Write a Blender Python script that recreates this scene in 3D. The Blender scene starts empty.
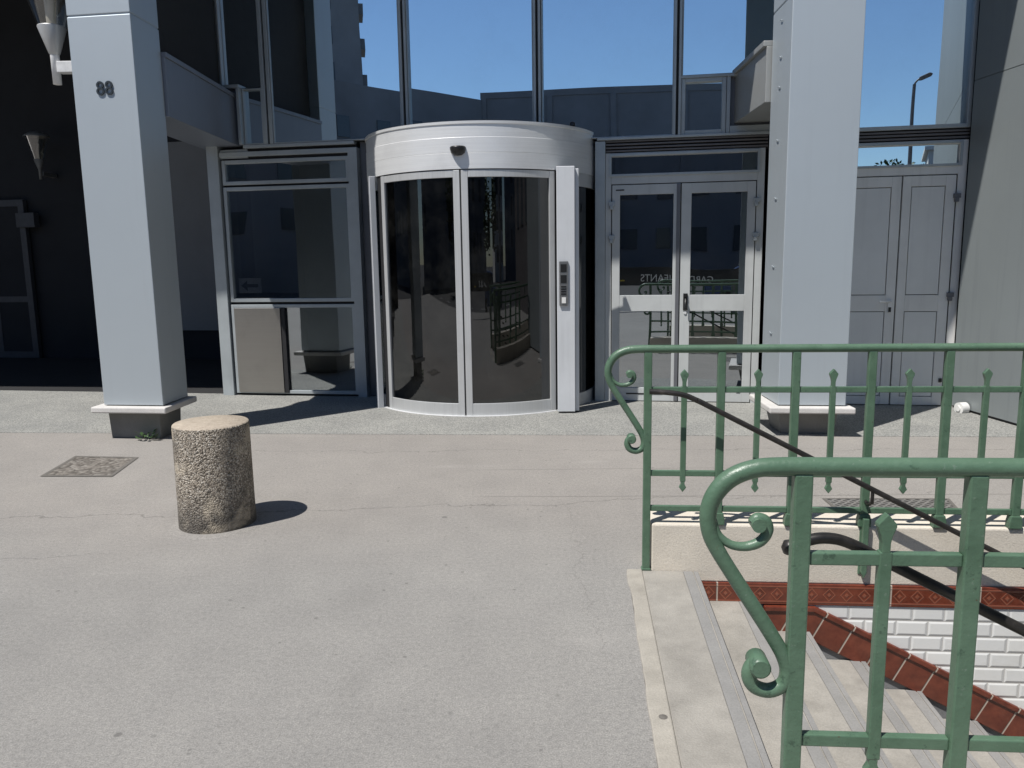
import bpy, bmesh, math, random
from mathutils import Vector, Matrix
random.seed(7)
sc = bpy.context.scene
col = sc.collection
PI = math.pi

# ------------------------------------------------------------------ helpers
def tag(o, label=None, cat=None, group=None, kind=None):
    if label: o['label'] = label
    if cat: o['category'] = cat
    if group: o['group'] = group
    if kind: o['kind'] = kind
    return o

def thing(name, loc, label, cat, group=None):
    o = bpy.data.objects.new(name, None)
    o.empty_display_size = .2
    o.location = loc
    col.objects.link(o)
    return tag(o, label, cat, group)

class Frame:
    """oblique frame on the ground: u along U, v along V, z up"""
    def __init__(s, o, U, V):
        s.o = Vector((o[0], o[1], 0)); s.U = Vector((U[0], U[1], 0)); s.V = Vector((V[0], V[1], 0))
    def __call__(s, u, v, z):
        return s.o + s.U*u + s.V*v + Vector((0, 0, z))

def rot_frame(o, deg):
    a = math.radians(deg)
    return Frame(o, (math.cos(a), -math.sin(a)), (math.sin(a), math.cos(a)))

W = Frame((0, 0), (1, 0), (0, 1))

class MB:
    def __init__(s): s.v = []; s.f = []; s.smooth = []
    def add(s, vs, fs, smooth=False):
        k = len(s.v); s.v += [Vector(p) for p in vs]
        s.f += [tuple(i+k for i in f) for f in fs]; s.smooth += [smooth]*len(fs)
    def box(s, F, u0, u1, v0, v1, z0, z1):
        s.add([F(u0,v0,z0),F(u1,v0,z0),F(u1,v1,z0),F(u0,v1,z0),F(u0,v0,z1),F(u1,v0,z1),F(u1,v1,z1),F(u0,v1,z1)],
              [(0,3,2,1),(4,5,6,7),(0,1,5,4),(1,2,6,5),(2,3,7,6),(3,0,4,7)])
        return s
    def prism(s, F, pts, v0, v1):
        """outline pts in (u,z), thick from v0 to v1"""
        n = len(pts)
        s.add([F(u,v0,z) for u,z in pts]+[F(u,v1,z) for u,z in pts],
              [tuple(range(n)), tuple(range(2*n-1,n-1,-1))]+[(i,i+n,(i+1)%n+n,(i+1)%n) for i in range(n)])
        return s
    def slab(s, pts, z0, z1):
        n = len(pts)
        s.add([(x,y,z0) for x,y in pts]+[(x,y,z1) for x,y in pts],
              [tuple(range(n-1,-1,-1)), tuple(range(n,2*n))]+[(i,(i+1)%n,(i+1)%n+n,i+n) for i in range(n)])
        return s
    def frame(s, F, u0, u1, z0, z1, w, v0, v1):
        s.box(F,u0,u0+w,v0,v1,z0,z1); s.box(F,u1-w,u1,v0,v1,z0,z1)
        s.box(F,u0+w,u1-w,v0,v1,z0,z0+w); s.box(F,u0+w,u1-w,v0,v1,z1-w,z1)
        return s
    def tube(s, pts, rad, n=12, cap=True):
        pts = [Vector(p) for p in pts]; m = len(pts)
        rs = rad if isinstance(rad, (list, tuple)) else [rad]*m
        t0 = (pts[1]-pts[0]).normalized()
        ref = Vector((0,0,1)) if abs(t0.z) < .9 else Vector((0,1,0))
        nrm = (ref - t0*ref.dot(t0)).normalized()
        vs = []
        for i,p in enumerate(pts):
            t = ((pts[min(i+1,m-1)]-pts[max(i-1,0)])).normalized()
            nrm = (nrm - t*nrm.dot(t)).normalized(); b = t.cross(nrm)
            vs += [p + (nrm*math.cos(2*PI*k/n)+b*math.sin(2*PI*k/n))*rs[i] for k in range(n)]
        fs = [(i*n+k, i*n+(k+1)%n, (i+1)*n+(k+1)%n, (i+1)*n+k) for i in range(m-1) for k in range(n)]
        s.add(vs, fs, True)
        if cap:
            s.add(vs[:n], [tuple(range(n-1,-1,-1))]); s.add(vs[-n:], [tuple(range(n))])
        return s
    def lathe(s, c, prof, n=32, a0=0, a1=2*PI, smooth=True, cap=False):
        """profile (r,z) turned round the vertical through c"""
        full = abs(a1-a0-2*PI) < 1e-6; k = n if full else n+1
        vs = []
        for r,z in prof:
            for i in range(k):
                a = a0+(a1-a0)*i/n
                vs.append((c[0]+r*math.sin(a), c[1]-r*math.cos(a), c[2]+z))
        fs = []
        for j in range(len(prof)-1):
            for i in range(n if full else n):
                i2 = (i+1)%k if full else i+1
                fs.append((j*k+i, j*k+i2, (j+1)*k+i2, (j+1)*k+i))
        s.add(vs, fs, smooth)
        if cap:
            s.add(vs[:k], [tuple(range(k-1,-1,-1))]); s.add(vs[-k:], [tuple(range(k))])
        return s
    def arcbox(s, c, r0, r1, a0, a1, z0, z1, n=24):
        """curved block between radii r0<r1, angles from -Y, heights"""
        vs = []
        for i in range(n+1):
            a = a0+(a1-a0)*i/n; sx, sy = math.sin(a), -math.cos(a)
            for r,z in ((r0,z0),(r1,z0),(r1,z1),(r0,z1)):
                vs.append((c[0]+r*sx, c[1]+r*sy, z))
        fs = []
        for i in range(n):
            for k in range(4):
                fs.append((4*i+k, 4*(i+1)+k, 4*(i+1)+(k+1)%4, 4*i+(k+1)%4))
        fs += [(3,2,1,0), (4*n,4*n+1,4*n+2,4*n+3)]
        s.add(vs, fs)
        return s
    def build(s, name, mat, parent=None, bevel=0, seg=2, fix=True):
        L = Vector((0,0,0)); p = parent
        while p is not None: L = L + p.location; p = p.parent
        if parent is None and s.v:
            xs = [v.x for v in s.v]; ys = [v.y for v in s.v]; zs = [v.z for v in s.v]
            L = Vector(((min(xs)+max(xs))/2, (min(ys)+max(ys))/2, min(zs)))
        me = bpy.data.meshes.new(name)
        me.from_pydata([tuple(v-L) for v in s.v], [], s.f)
        me.polygons.foreach_set('use_smooth', s.smooth)
        if fix:
            bm = bmesh.new(); bm.from_mesh(me); bmesh.ops.recalc_face_normals(bm, faces=bm.faces); bm.to_mesh(me); bm.free()
        me.materials.append(mat); me.update()
        o = bpy.data.objects.new(name, me); col.objects.link(o)
        if parent is not None: o.parent = parent
        else: o.location = L
        if bevel:
            m = o.modifiers.new('bevel','BEVEL'); m.width = bevel; m.segments = seg; m.limit_method = 'ANGLE'; m.angle_limit = math.radians(40)
        return o

def text(name, body, size, mat, parent, origin, X, extrude=.004, spacing=1.0):
    cu = bpy.data.curves.new(name, 'FONT'); cu.body = body; cu.size = size; cu.extrude = extrude
    cu.align_x = 'CENTER'; cu.align_y = 'CENTER'; cu.space_character = spacing
    tmp = bpy.data.objects.new(name+'_curve', cu)
    me = bpy.data.meshes.new_from_object(tmp); bpy.data.objects.remove(tmp)
    me.materials.clear(); me.materials.append(mat)
    o = bpy.data.objects.new(name, me); col.objects.link(o)
    X = Vector((X[0],X[1],0)).normalized(); Z = X.cross(Vector((0,0,1)))
    L = Vector((0,0,0)); p = parent
    while p is not None: L = L + p.location; p = p.parent
    M = Matrix((X, Vector((0,0,1)), Z)).transposed().to_4x4(); M.translation = Vector(origin)-L
    o.parent = parent; o.matrix_local = M
    return o

# ------------------------------------------------------------------ materials
class NT:
    def __init__(s, name):
        s.m = bpy.data.materials.new(name); s.m.use_nodes = True
        s.t = s.m.node_tree; s.t.nodes.clear()
        s.out = s.n('ShaderNodeOutputMaterial')
    def n(s, typ, **kw):
        x = s.t.nodes.new(typ)
        for k,v in kw.items():
            if hasattr(x,k): setattr(x,k,v)
        return x
    def l(s, a, b): s.t.links.new(a, b)
    def val(s, sock, v):
        if hasattr(v,'is_linked') or isinstance(v, bpy.types.NodeSocket): s.l(v, sock)
        else: sock.default_value = v
    def math(s, op, a, b=None, c=None, clamp=False):
        x = s.n('ShaderNodeMath', operation=op); x.use_clamp = clamp
        for i,v in enumerate((a,b,c)):
            if v is not None: s.val(x.inputs[i], v)
        return x.outputs[0]
    def noise(s, vec, scale, detail=3, rough=.55, dist=0):
        x = s.n('ShaderNodeTexNoise'); x.inputs['Scale'].default_value = scale; x.inputs['Detail'].default_value = detail
        x.inputs['Roughness'].default_value = rough; x.inputs['Distortion'].default_value = dist
        s.l(vec, x.inputs['Vector']); return x.outputs['Fac']
    def vor(s, vec, scale, feature='F1'):
        x = s.n('ShaderNodeTexVoronoi', feature=feature); x.inputs['Scale'].default_value = scale
        s.l(vec, x.inputs['Vector']); return x
    def ramp(s, f, stops):
        x = s.n('ShaderNodeValToRGB'); e = x.color_ramp.elements
        while len(e) < len(stops): e.new(.5)
        for i,(p,c) in enumerate(stops):
            e[i].position = p; e[i].color = (*c,1) if len(c)==3 else c
        s.l(f, x.inputs[0]); return x.outputs[0]
    def mix(s, f, a, b, mode='MIX'):
        x = s.n('ShaderNodeMix', data_type='RGBA', blend_type=mode)
        s.val(x.inputs[0], f); 
        for i,v in ((6,a),(7,b)):
            if isinstance(v,(tuple,list)): x.inputs[i].default_value = (*v,1) if len(v)==3 else v
            else: s.l(v, x.inputs[i])
        return x.outputs[2]
    def step(s, x, lo, hi):
        r = s.n('ShaderNodeMapRange'); r.interpolation_type = 'SMOOTHSTEP'
        s.val(r.inputs[0], x); s.val(r.inputs[1], lo); s.val(r.inputs[2], hi)
        return r.outputs[0]
    def coord(s, out='Object'):
        return s.n('ShaderNodeTexCoord').outputs[out]
    def world(s): return s.n('ShaderNodeNewGeometry').outputs['Position']
    def bump(s, h, strength=.3, dist=.01):
        x = s.n('ShaderNodeBump'); x.inputs['Strength'].default_value = strength; x.inputs['Distance'].default_value = dist
        s.l(h, x.inputs['Height']); return x.outputs[0]
    def bsdf(s, color, rough=.6, metal=0, normal=None, spec=.5, coat=0):
        b = s.n('ShaderNodeBsdfPrincipled')
        if isinstance(color,(tuple,list)): b.inputs['Base Color'].default_value = (*color,1)
        else: s.l(color, b.inputs['Base Color'])
        s.val(b.inputs['Roughness'], rough); s.val(b.inputs['Metallic'], metal)
        b.inputs['Specular IOR Level'].default_value = spec
        if coat: b.inputs['Coat Weight'].default_value = coat; b.inputs['Coat Roughness'].default_value = .15
        if normal is not None: s.l(normal, b.inputs['Normal'])
        s.l(b.outputs[0], s.out.inputs[0]); return s.m

def painted(name, c, rough=.45, var=.12, scale=6, metal=0, bump=.05, grime=.2, rvar=.25):
    t = NT(name); p = t.world()
    f = t.noise(p, scale, 5, .6); g = t.noise(p, scale*14, 3)
    # long vertical runs of dirt
    mp = t.n('ShaderNodeMapping'); mp.inputs['Scale'].default_value = (9,9,.5); t.l(p, mp.inputs[0])
    st = t.noise(mp.outputs[0], 1.3, 4, .6)
    d = tuple(x*(1-var*2) for x in c); b = tuple(min(1,x*(1+var)) for x in c)
    cc = t.ramp(f, [(.3,d),(.7,b)])
    cc = t.mix(t.math('MULTIPLY', t.step(st,.5,.75), grime), cc, tuple(x*.55 for x in c))
    r = t.math('MULTIPLY_ADD', g, rvar, rough-rvar/2)
    return t.bsdf(cc, r, metal, t.bump(t.math('ADD',f,g), bump, .01) if bump else None)

def glass_mat(name, refl, tint, gcol=(1,1,1), wave=.02, wscale=.7, rough=0.0):
    t = NT(name); p = t.world()
    nb = t.bump(t.noise(p, wscale, 1, .4), wave, .3)
    g = t.n('ShaderNodeBsdfGlossy'); g.inputs['Color'].default_value = (*gcol,1); g.inputs['Roughness'].default_value = rough
    t.l(nb, g.inputs['Normal'])
    tr = t.n('ShaderNodeBsdfTransparent'); tr.inputs['Color'].default_value = (*tint,1)
    fr = t.n('ShaderNodeLayerWeight'); fr.inputs['Blend'].default_value = .25
    f = t.math('MULTIPLY_ADD', fr.outputs['Fresnel'], .6, refl, clamp=True)
    # faint dust film
    di = t.n('ShaderNodeBsdfDiffuse'); di.inputs['Color'].default_value = (.3,.3,.28,1)
    dm = t.math('MULTIPLY', t.step(t.noise(p, 2.2, 5, .7), .4,.8), .045)
    m1 = t.n('ShaderNodeMixShader'); t.l(f, m1.inputs[0]); t.l(tr.outputs[0], m1.inputs[1]); t.l(g.outputs[0], m1.inputs[2])
    m2 = t.n('ShaderNodeMixShader'); t.l(dm, m2.inputs[0]); t.l(m1.outputs[0], m2.inputs[1]); t.l(di.outputs[0], m2.inputs[2])
    t.l(m2.outputs[0], t.out.inputs[0]); return t.m

def asphalt_mat():
    t = NT('pavement_asphalt'); p = t.world()
    sep = t.n('ShaderNodeSeparateXYZ'); t.l(p, sep.inputs[0]); X, Y = sep.outputs[0], sep.outputs[1]
    big = t.noise(p, .45, 5, .6); mid = t.noise(p, 3.5, 5, .65); fine = t.noise(p, 160, 3, .7); grain = t.noise(p, 420, 2, .6)
    c = t.ramp(big, [(.3,(.255,.248,.236)),(.7,(.302,.293,.277))])
    c = t.mix(.55, c, t.ramp(mid, [(.25,(.86,.86,.86)),(.75,(1.1,1.095,1.08))]), 'MULTIPLY')
    c = t.mix(.8, c, t.ramp(fine, [(.25,(.52,.52,.52)),(.5,(1,1,1)),(.78,(1.5,1.49,1.46))]), 'MULTIPLY')
    c = t.mix(.75, c, t.ramp(t.noise(p, 48, 3, .7), [(.28,(.78,.78,.78)),(.5,(1,1,1)),(.75,(1.2,1.2,1.18))]), 'MULTIPLY')
    # wide paler, pinkish field further from the stairs, greyer close by
    far = t.step(t.math('ADD', Y, t.math('MULTIPLY', t.noise(p,.6,4), 1.6)), 4.3, 6.2)
    c = t.mix(t.math('MULTIPLY', far, .55), c, t.mix(1., c, (1.10,1.04,1.0), 'MULTIPLY'))
    # pale pebbles showing
    v = t.vor(p, 70); peb = t.math('MULTIPLY', t.step(v.outputs['Distance'], .17, .08), t.step(t.noise(p,31,2), .58,.66))
    c = t.mix(t.math('MULTIPLY', peb, .55), c, (.5,.49,.46))
    # chewing-gum spots and oil drips
    v2 = t.vor(p, 3.1); rnd = t.n('ShaderNodeSeparateColor'); t.l(v2.outputs['Color'], rnd.inputs[0])
    wob = t.math('MULTIPLY', t.noise(p, 26, 3), .05)
    rad = t.math('MULTIPLY_ADD', t.math('POWER', rnd.outputs[1], 2.5), .06, .030)
    spot = t.math('MULTIPLY', t.step(t.math('ADD', v2.outputs['Distance'], wob), t.math('ADD', rad, .02), rad), t.step(rnd.outputs[0], .35,.4))
    c = t.mix(t.math('MULTIPLY', spot, .6), c, (.1,.097,.092))
    v3 = t.vor(p, 5.7); r3 = t.n('ShaderNodeSeparateColor'); t.l(v3.outputs['Color'], r3.inputs[0])
    sp3 = t.math('MULTIPLY', t.step(t.math('ADD',v3.outputs['Distance'],wob), .1,.06), t.step(r3.outputs[0], .62,.64))
    c = t.mix(t.math('MULTIPLY', sp3, .42), c, (.13,.127,.12))
    v4 = t.vor(p, 11.); r4 = t.n('ShaderNodeSeparateColor'); t.l(v4.outputs['Color'], r4.inputs[0])
    sp4 = t.math('MULTIPLY', t.step(t.math('ADD', v4.outputs['Distance'], wob), .15,.09), t.step(r4.outputs[0], .80,.82))
    c = t.mix(t.math('MULTIPLY', sp4, .5), c, (.10,.096,.09))
    damp = t.step(t.noise(p, 1.1, 6, .7, .8), .56,.74)
    c = t.mix(t.math('MULTIPLY', damp, .16), c, (.13,.127,.12))
    # pale elongated marks
    mp = t.n('ShaderNodeMapping'); mp.inputs['Scale'].default_value = (.35,1.6,1); t.l(p, mp.inputs[0])
    pale_mark = t.step(t.noise(mp.outputs[0], 1.6, 5, .6, .6), .6,.78)
    c = t.mix(t.math('MULTIPLY', pale_mark, .28), c, (.42,.40,.375))
    # long hairline cracks and day joints
    wz = t.math('MULTIPLY', t.math('SUBTRACT', t.noise(p, 1.5, 6, .65), .5), .5)
    wj = t.math('MULTIPLY', t.math('SUBTRACT', t.noise(p, .8, 2), .5), .05)
    cracks = None
    for a, b, wig, wid, x0, x1 in ((5.22,-.035,wj,.006,-.4,9),(5.93,-.03,wj,.005,-.4,9),(5.05,.05,wz,.005,-6,3),(6.55,-.05,wz,.004,-2.5,9),(4.55,.12,wz,.004,-9,-2.2)):
        d = t.math('ABSOLUTE', t.math('SUBTRACT', t.math('ADD', Y, wig), t.math('MULTIPLY_ADD', X, b, a)))
        m = t.math('MULTIPLY', t.step(d, wid*1.6, wid*.4), t.math('MULTIPLY', t.step(X, x0, x0+.3), t.step(X, x1, x1-.3)))
        cracks = m if cracks is None else t.math('MAXIMUM', cracks, m)
    d = t.math('ABSOLUTE', t.math('SUBTRACT', t.math('ADD', X, wz), .36))
    m = t.math('MULTIPLY', t.math('MULTIPLY', t.step(d, .0045,.001), .45), t.math('MULTIPLY', t.step(Y, 5.2, 4.9), t.step(Y, 2.6,3.1))); cracks = t.math('MAXIMUM', cracks, m)
    c = t.mix(t.math('MULTIPLY', cracks, .42), c, (.09,.085,.078))
    h = t.math('ADD', t.math('MULTIPLY', fine, .6), t.math('MULTIPLY', grain, .5)); h = t.math('SUBTRACT', h, t.math('MULTIPLY', cracks, .8))
    return t.bsdf(c, .88, 0, t.bump(h, .55, .006), .3)

def aggregate_mat(name, c0, c1, scale=75, bump=.5, pebble=(.5,.48,.44)):
    t = NT(name); p = t.world()
    v = t.vor(p, scale); sc_ = t.n('ShaderNodeSeparateColor'); t.l(v.outputs['Color'], sc_.inputs[0])
    base = t.ramp(sc_.outputs[0], [(0,c0),(.55,c1),(.85,pebble),(1,tuple(x*.7 for x in c0))])
    base = t.mix(t.step(v.outputs['Distance'], .45,.8), base, tuple(x*.65 for x in c0))
    base = t.mix(.7, base, t.ramp(t.noise(p, 1.3, 5, .6), [(.3,(.75,.75,.76)),(.7,(1.15,1.14,1.12))]), 'MULTIPLY')
    h = t.math('SUBTRACT', 1, v.outputs['Distance'])
    return t.bsdf(base, .8, 0, t.bump(h, bump, .012), .3)

def bollard_mat():
    t = NT('washed_gravel_concrete'); p = t.coord()
    v = t.vor(p, 108); s_ = t.n('ShaderNodeSeparateColor'); t.l(v.outputs['Color'], s_.inputs[0])
    c = t.ramp(s_.outputs[0], [(0,(.21,.18,.145)),(.35,(.35,.30,.24)),(.7,(.46,.405,.33)),(.92,(.64,.59,.51)),(1,(.13,.115,.10))])
    sep = t.n('ShaderNodeSeparateXYZ'); t.l(p, sep.inputs[0])
    c = t.mix(t.step(v.outputs['Distance'], .5,.85), c, (.10,.085,.066))
    # dark splash-back at the foot, stained patches, rubbed pale spots
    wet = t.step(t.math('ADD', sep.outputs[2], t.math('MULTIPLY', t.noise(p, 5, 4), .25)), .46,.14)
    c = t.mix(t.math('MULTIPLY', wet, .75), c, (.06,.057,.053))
    c = t.mix(t.math('MULTIPLY', t.step(t.noise(p, 3.4, 5,.65), .46,.62), .6), c, (.10,.092,.08))
    c = t.mix(t.math('MULTIPLY', t.step(t.noise(p, 4.6, 3,.5, .4), .54,.66), .55), c, (.60,.52,.40))
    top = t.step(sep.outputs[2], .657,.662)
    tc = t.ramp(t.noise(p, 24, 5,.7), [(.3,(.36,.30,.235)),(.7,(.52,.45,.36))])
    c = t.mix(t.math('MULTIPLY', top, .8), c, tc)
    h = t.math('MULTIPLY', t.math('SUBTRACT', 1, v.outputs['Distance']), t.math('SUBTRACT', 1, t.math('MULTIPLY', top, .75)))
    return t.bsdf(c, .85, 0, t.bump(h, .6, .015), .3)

def concrete_mat(name, c, var=.18, scale=3, stain=.4, bump=.25, dark=None):
    t = NT(name); p = t.world(); dark = dark or tuple(x*.5 for x in c)
    f = t.noise(p, scale, 6, .65); g = t.noise(p, 130, 3, .7); h = t.noise(p, scale*.35, 4, .6, .5)
    cc = t.ramp(f, [(.25,tuple(x*(1-var) for x in c)),(.75,tuple(min(1,x*(1+var)) for x in c))])
    cc = t.mix(.5, cc, t.ramp(g, [(.25,(.7,.7,.7)),(.75,(1.25,1.25,1.25))]), 'MULTIPLY')
    cc = t.mix(t.math('MULTIPLY', t.step(h,.5,.72), stain), cc, dark)
    return t.bsdf(cc, .8, 0, t.bump(t.math('ADD',f,g), bump, .008), .35)

def green_mat():
    t = NT('green_gloss_paint'); p = t.world()
    f = t.noise(p, 9, 5, .6); g = t.noise(p, 55, 4, .65); k = t.noise(p, 24, 5, .72)
    c = t.ramp(f, [(.3,(.072,.135,.084)),(.7,(.108,.185,.122))])
    c = t.mix(t.math('MULTIPLY', t.step(k,.60,.68), .6), c, (.03,.06,.04))
    c = t.mix(t.math('MULTIPLY', t.step(t.noise(p, 33, 4, .7), .685,.72), .8), c, (.09,.045,.025))
    c = t.mix(t.math('MULTIPLY', t.step(t.noise(p, 70, 3,.6), .66,.72), .6), c, (.16,.22,.17))
    r = t.math('MULTIPLY_ADD', g, .3, .24)
    return t.bsdf(c, r, 0, t.bump(t.math('ADD', t.math('MULTIPLY',g,.8), t.math('MULTIPLY',k,.6)), .34, .006), .5)

def worn_black_mat():
    t = NT('worn_black_metal'); p = t.world()
    k = t.noise(p, 14, 5, .7); g = t.noise(p, 60, 3)
    c = t.ramp(k, [(.35,(.018,.017,.016)),(.6,(.04,.036,.033)),(.78,(.12,.105,.09))])
    return t.bsdf(c, t.math('MULTIPLY_ADD', g, .25, .25), .25, t.bump(g, .1, .004), .5)

def white_tile_mat():
    t = NT('white_bevelled_tile'); p = t.world()
    sep = t.n('ShaderNodeSeparateXYZ'); t.l(p, sep.inputs[0])
    cmb = t.n('ShaderNodeCombineXYZ'); t.l(sep.outputs[0], cmb.inputs[0]); t.l(sep.outputs[2], cmb.inputs[1])
    def brick(mort, sm):
        b = t.n('ShaderNodeTexBrick'); b.offset = .5; b.squash = 1
        for k_,v_ in (('Scale',1),('Mortar Size',mort),('Mortar Smooth',sm),('Bias',0),('Brick Width',.155),('Row Height',.081)):
            b.inputs[k_].default_value = v_
        b.inputs['Color1'].default_value = (.80,.80,.77,1); b.inputs['Color2'].default_value = (.72,.725,.71,1); b.inputs['Mortar'].default_value = (.60,.585,.55,1)
        t.l(cmb.outputs[0], b.inputs['Vector']); return b
    b = brick(.0022,.0); b2 = brick(.014,1.)
    c = t.mix(t.math('MULTIPLY', t.step(t.noise(p, 2.5, 5,.65), .5,.7), .25), b.outputs['Color'], (.5,.48,.42))
    return t.bsdf(c, .12, 0, t.bump(t.math('SUBTRACT',1,b2.outputs['Fac']), .5, .008), .5)

def red_tile_mat(name, pitch, ax, az, pattern):
    t = NT(name); p = t.world()
    sep = t.n('ShaderNodeSeparateXYZ'); t.l(p, sep.inputs[0])
    s_ = t.math('ADD', t.math('MULTIPLY', sep.outputs[0], ax), t.math('MULTIPLY', sep.outputs[2], az))
    fx = t.math('FRACT', t.math('DIVIDE', t.math('ADD', s_, 20.03), pitch))
    seam = t.step(t.math('ABSOLUTE', t.math('SUBTRACT', fx, .5)), .5-.006/pitch, .5-.002/pitch)
    c = t.ramp(t.noise(p, 17, 4,.6), [(.3,(.10,.022,.012)),(.7,(.19,.048,.025))])
    h = t.math('MULTIPLY', seam, -1)
    if pattern:
        fd = t.math('ABSOLUTE', t.math('SUBTRACT', t.math('FRACT', t.math('DIVIDE', t.math('ADD', s_, 20.03), pitch/5)), .5))
        dz = t.math('DIVIDE', t.math('ABSOLUTE', t.math('ADD', sep.outputs[2], .111)), pitch/5)
        dd = t.math('ADD', fd, t.math('MULTIPLY', dz, .9))
        ring = t.math('MULTIPLY', t.step(t.math('ABSOLUTE', t.math('SUBTRACT', dd, .34)), .07,.02), 1)
        core = t.step(dd, .16,.1)
        orn = t.math('MAXIMUM', ring, core)
        edge = t.step(t.math('ABSOLUTE', t.math('SUBTRACT', t.math('ABSOLUTE', t.math('ADD', sep.outputs[2], .111)), .04)), .006,.002)
        orn = t.math('MAXIMUM', orn, edge)
        c = t.mix(t.math('MULTIPLY', orn, .55), c, (.33,.12,.07)); h = t.math('ADD', h, t.math('MULTIPLY', orn, .5))
    c = t.mix(seam, c, (.42,.36,.30))
    return t.bsdf(c, .16, 0, t.bump(h, .5, .006), .5)

def brushed(name, c, rough=.3, metal=.85, axis='z', amount=.14):
    t = NT(name); p = t.world()
    mp = t.n('ShaderNodeMapping'); mp.inputs['Scale'].default_value = (1.2,1.2,120) if axis=='z' else (90,90,1.5); t.l(p, mp.inputs[0])
    f = t.noise(mp.outputs[0], 1, 4, .6); big = t.noise(p, 2.4, 4, .6)
    cc = t.ramp(f, [(.3,tuple(x*(1-amount) for x in c)),(.7,tuple(min(1,x*(1+amount*.5)) for x in c))])
    cc = t.mix(t.math('MULTIPLY', t.step(big,.48,.75), .25), cc, tuple(x*.6 for x in c))
    r = t.math('MULTIPLY_ADD', f, .18, rough)
    return t.bsdf(cc, r, metal, t.bump(f, .05, .003), .5)

def plain(name, c, rough=.6, metal=0, spec=.5):
    t = NT(name); p = t.world()
    f = t.noise(p, 12, 4, .6)
    cc = t.ramp(f, [(.3,tuple(x*.85 for x in c)),(.7,tuple(min(1,x*1.12) for x in c))])
    return t.bsdf(cc, rough, metal, None, spec)

def grid_mat(name, c, gap, pitch, ang=0, w=.3, rough=.5):
    t = NT(name); p = t.coord()
    mp = t.n('ShaderNodeMapping'); mp.inputs['Rotation'].default_value = (0,0,ang); t.l(p, mp.inputs[0])
    sep = t.n('ShaderNodeSeparateXYZ'); t.l(mp.outputs[0], sep.inputs[0])
    m = None
    for k in (0,1):
        fx = t.math('ABSOLUTE', t.math('SUBTRACT', t.math('FRACT', t.math('DIVIDE', t.math('ADD', sep.outputs[k], 10), pitch)), .5))
        q = t.step(fx, w, w+.08); m = q if m is None else t.math('MAXIMUM', m, q)
    cc = t.mix(m, gap, c)
    cc = t.mix(.6, cc, t.ramp(t.noise(p, 9, 5,.65), [(.3,(.6,.6,.6)),(.7,(1.2,1.18,1.15))]), 'MULTIPLY')
    return t.bsdf(cc, rough, .2, t.bump(m, .6, .008), .4)

M = {}
M['asphalt'] = asphalt_mat()
M['aggregate'] = aggregate_mat('washed_gravel_paving', (.28,.282,.268), (.32,.322,.302), 80, .25, (.40,.395,.365))
M['arcade_floor'] = concrete_mat('shade_dark_paving', (.028,.028,.029))  # near-black colour stands in for the deep shade of the passage
M['road'] = concrete_mat('road_asphalt', (.06,.06,.06), .2, 2)
M['panel'] = painted('silver_blue_panel', (.515,.57,.605), .5, .012, .7, .5, .0, .06, .04)
M['beam'] = painted('shade_darkened_panel', (.25,.28,.335), .5, .02, .8, .3, .0, .1, .05)  # darker than the pillar panel: the beam's shade is in the colour
M['panel_grey'] = painted('silver_grey_panel', (.42,.43,.42), .5, .03, 1.2, .5, .0, .14, .05)
M['frame'] = painted('grey_anodised_frame', (.445,.485,.50), .38, .06, 3, .25, .03, .15)
M['frame_dark'] = painted('dark_anodised_frame', (.16,.165,.18), .4, .06, 3, .2, .03, .1)
M['door'] = painted('pale_grey_door_paint', (.53,.55,.545), .42, .05, 3, 0, .03, .2)
M['door_panel'] = painted('pale_door_panel', (.82,.83,.81), .4, .03, 2, 0, .0, .12)
M['door_lightened'] = painted('lightened_door_paint', (.83,.83,.80), .42, .04, 3, 0, .0, .2)  # lighter copy of the door paint, making up for the shade there
M['gap'] = plain('dark_gap_rubber', (.018,.018,.02), .7)
M['passage'] = plain('shade_dark_passage_paint', (.06,.063,.072), .5)  # passage door and box, darkened in colour for the shade around them
M['louvre'] = painted('brown_grey_louvre', (.16,.15,.15), .4, .1, 4, .2)
M['drum'] = brushed('brushed_aluminium', (.84,.85,.85), .34, .35, 'z', .06)
M['leaf'] = brushed('satin_aluminium', (.62,.63,.63), .38, .45, 'x', .08)
M['white_post'] = painted('white_grey_post_paint', (.66,.68,.70), .4, .03, 3, .1)
M['steel'] = brushed('stainless_steel_sheet', (.40,.385,.36), .24, .9, 'z', .05)
M['dark_plastic'] = plain('black_plastic', (.015,.015,.016), .35)
M['keypad'] = brushed('keypad_steel', (.3,.3,.3), .3, .8)
M['white_plastic'] = plain('white_plastic', (.75,.75,.73), .4)
M['glass_up'] = glass_mat('sun_control_glass', .94, (.10,.11,.12), (.82,.93,1), .022, .45)
M['glass_door'] = glass_mat('door_glass', .42, (.30,.31,.32), (.85,.93,1), .016, .8)
M['glass_side'] = glass_mat('window_glass', .30, (.75,.76,.77), (.9,.96,1), .016, .8)
M['glass_drum'] = glass_mat('dark_curved_glass', .085, (.12,.12,.125), (.95,.97,1), .02, .6, .01)
M['glass_lamp'] = glass_mat('lamp_glass', .12, (.72,.70,.64), (1,1,1), .01, 3)
M['dark_wall'] = concrete_mat('shade_dark_arcade_wall', (.022,.023,.027), .2, 1.5, .3, .1)  # passage shade put into the wall colour
M['lobby'] = concrete_mat('lobby_wall', (.22,.225,.23), .1, 1, .2, .05)
M['lobby_floor'] = concrete_mat('lobby_floor', (.10,.10,.10), .1, 1, .2, .05)
M['wall_r'] = painted('grey_green_wall_panel', (.30,.33,.335), .5, .03, .9, .3, .0, .2, .05)
M['plinth'] = concrete_mat('grey_stone', (.20,.20,.19), .15, 4, .3)
M['cap'] = concrete_mat('pale_stone', (.62,.60,.57), .1, 5, .15)
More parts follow.
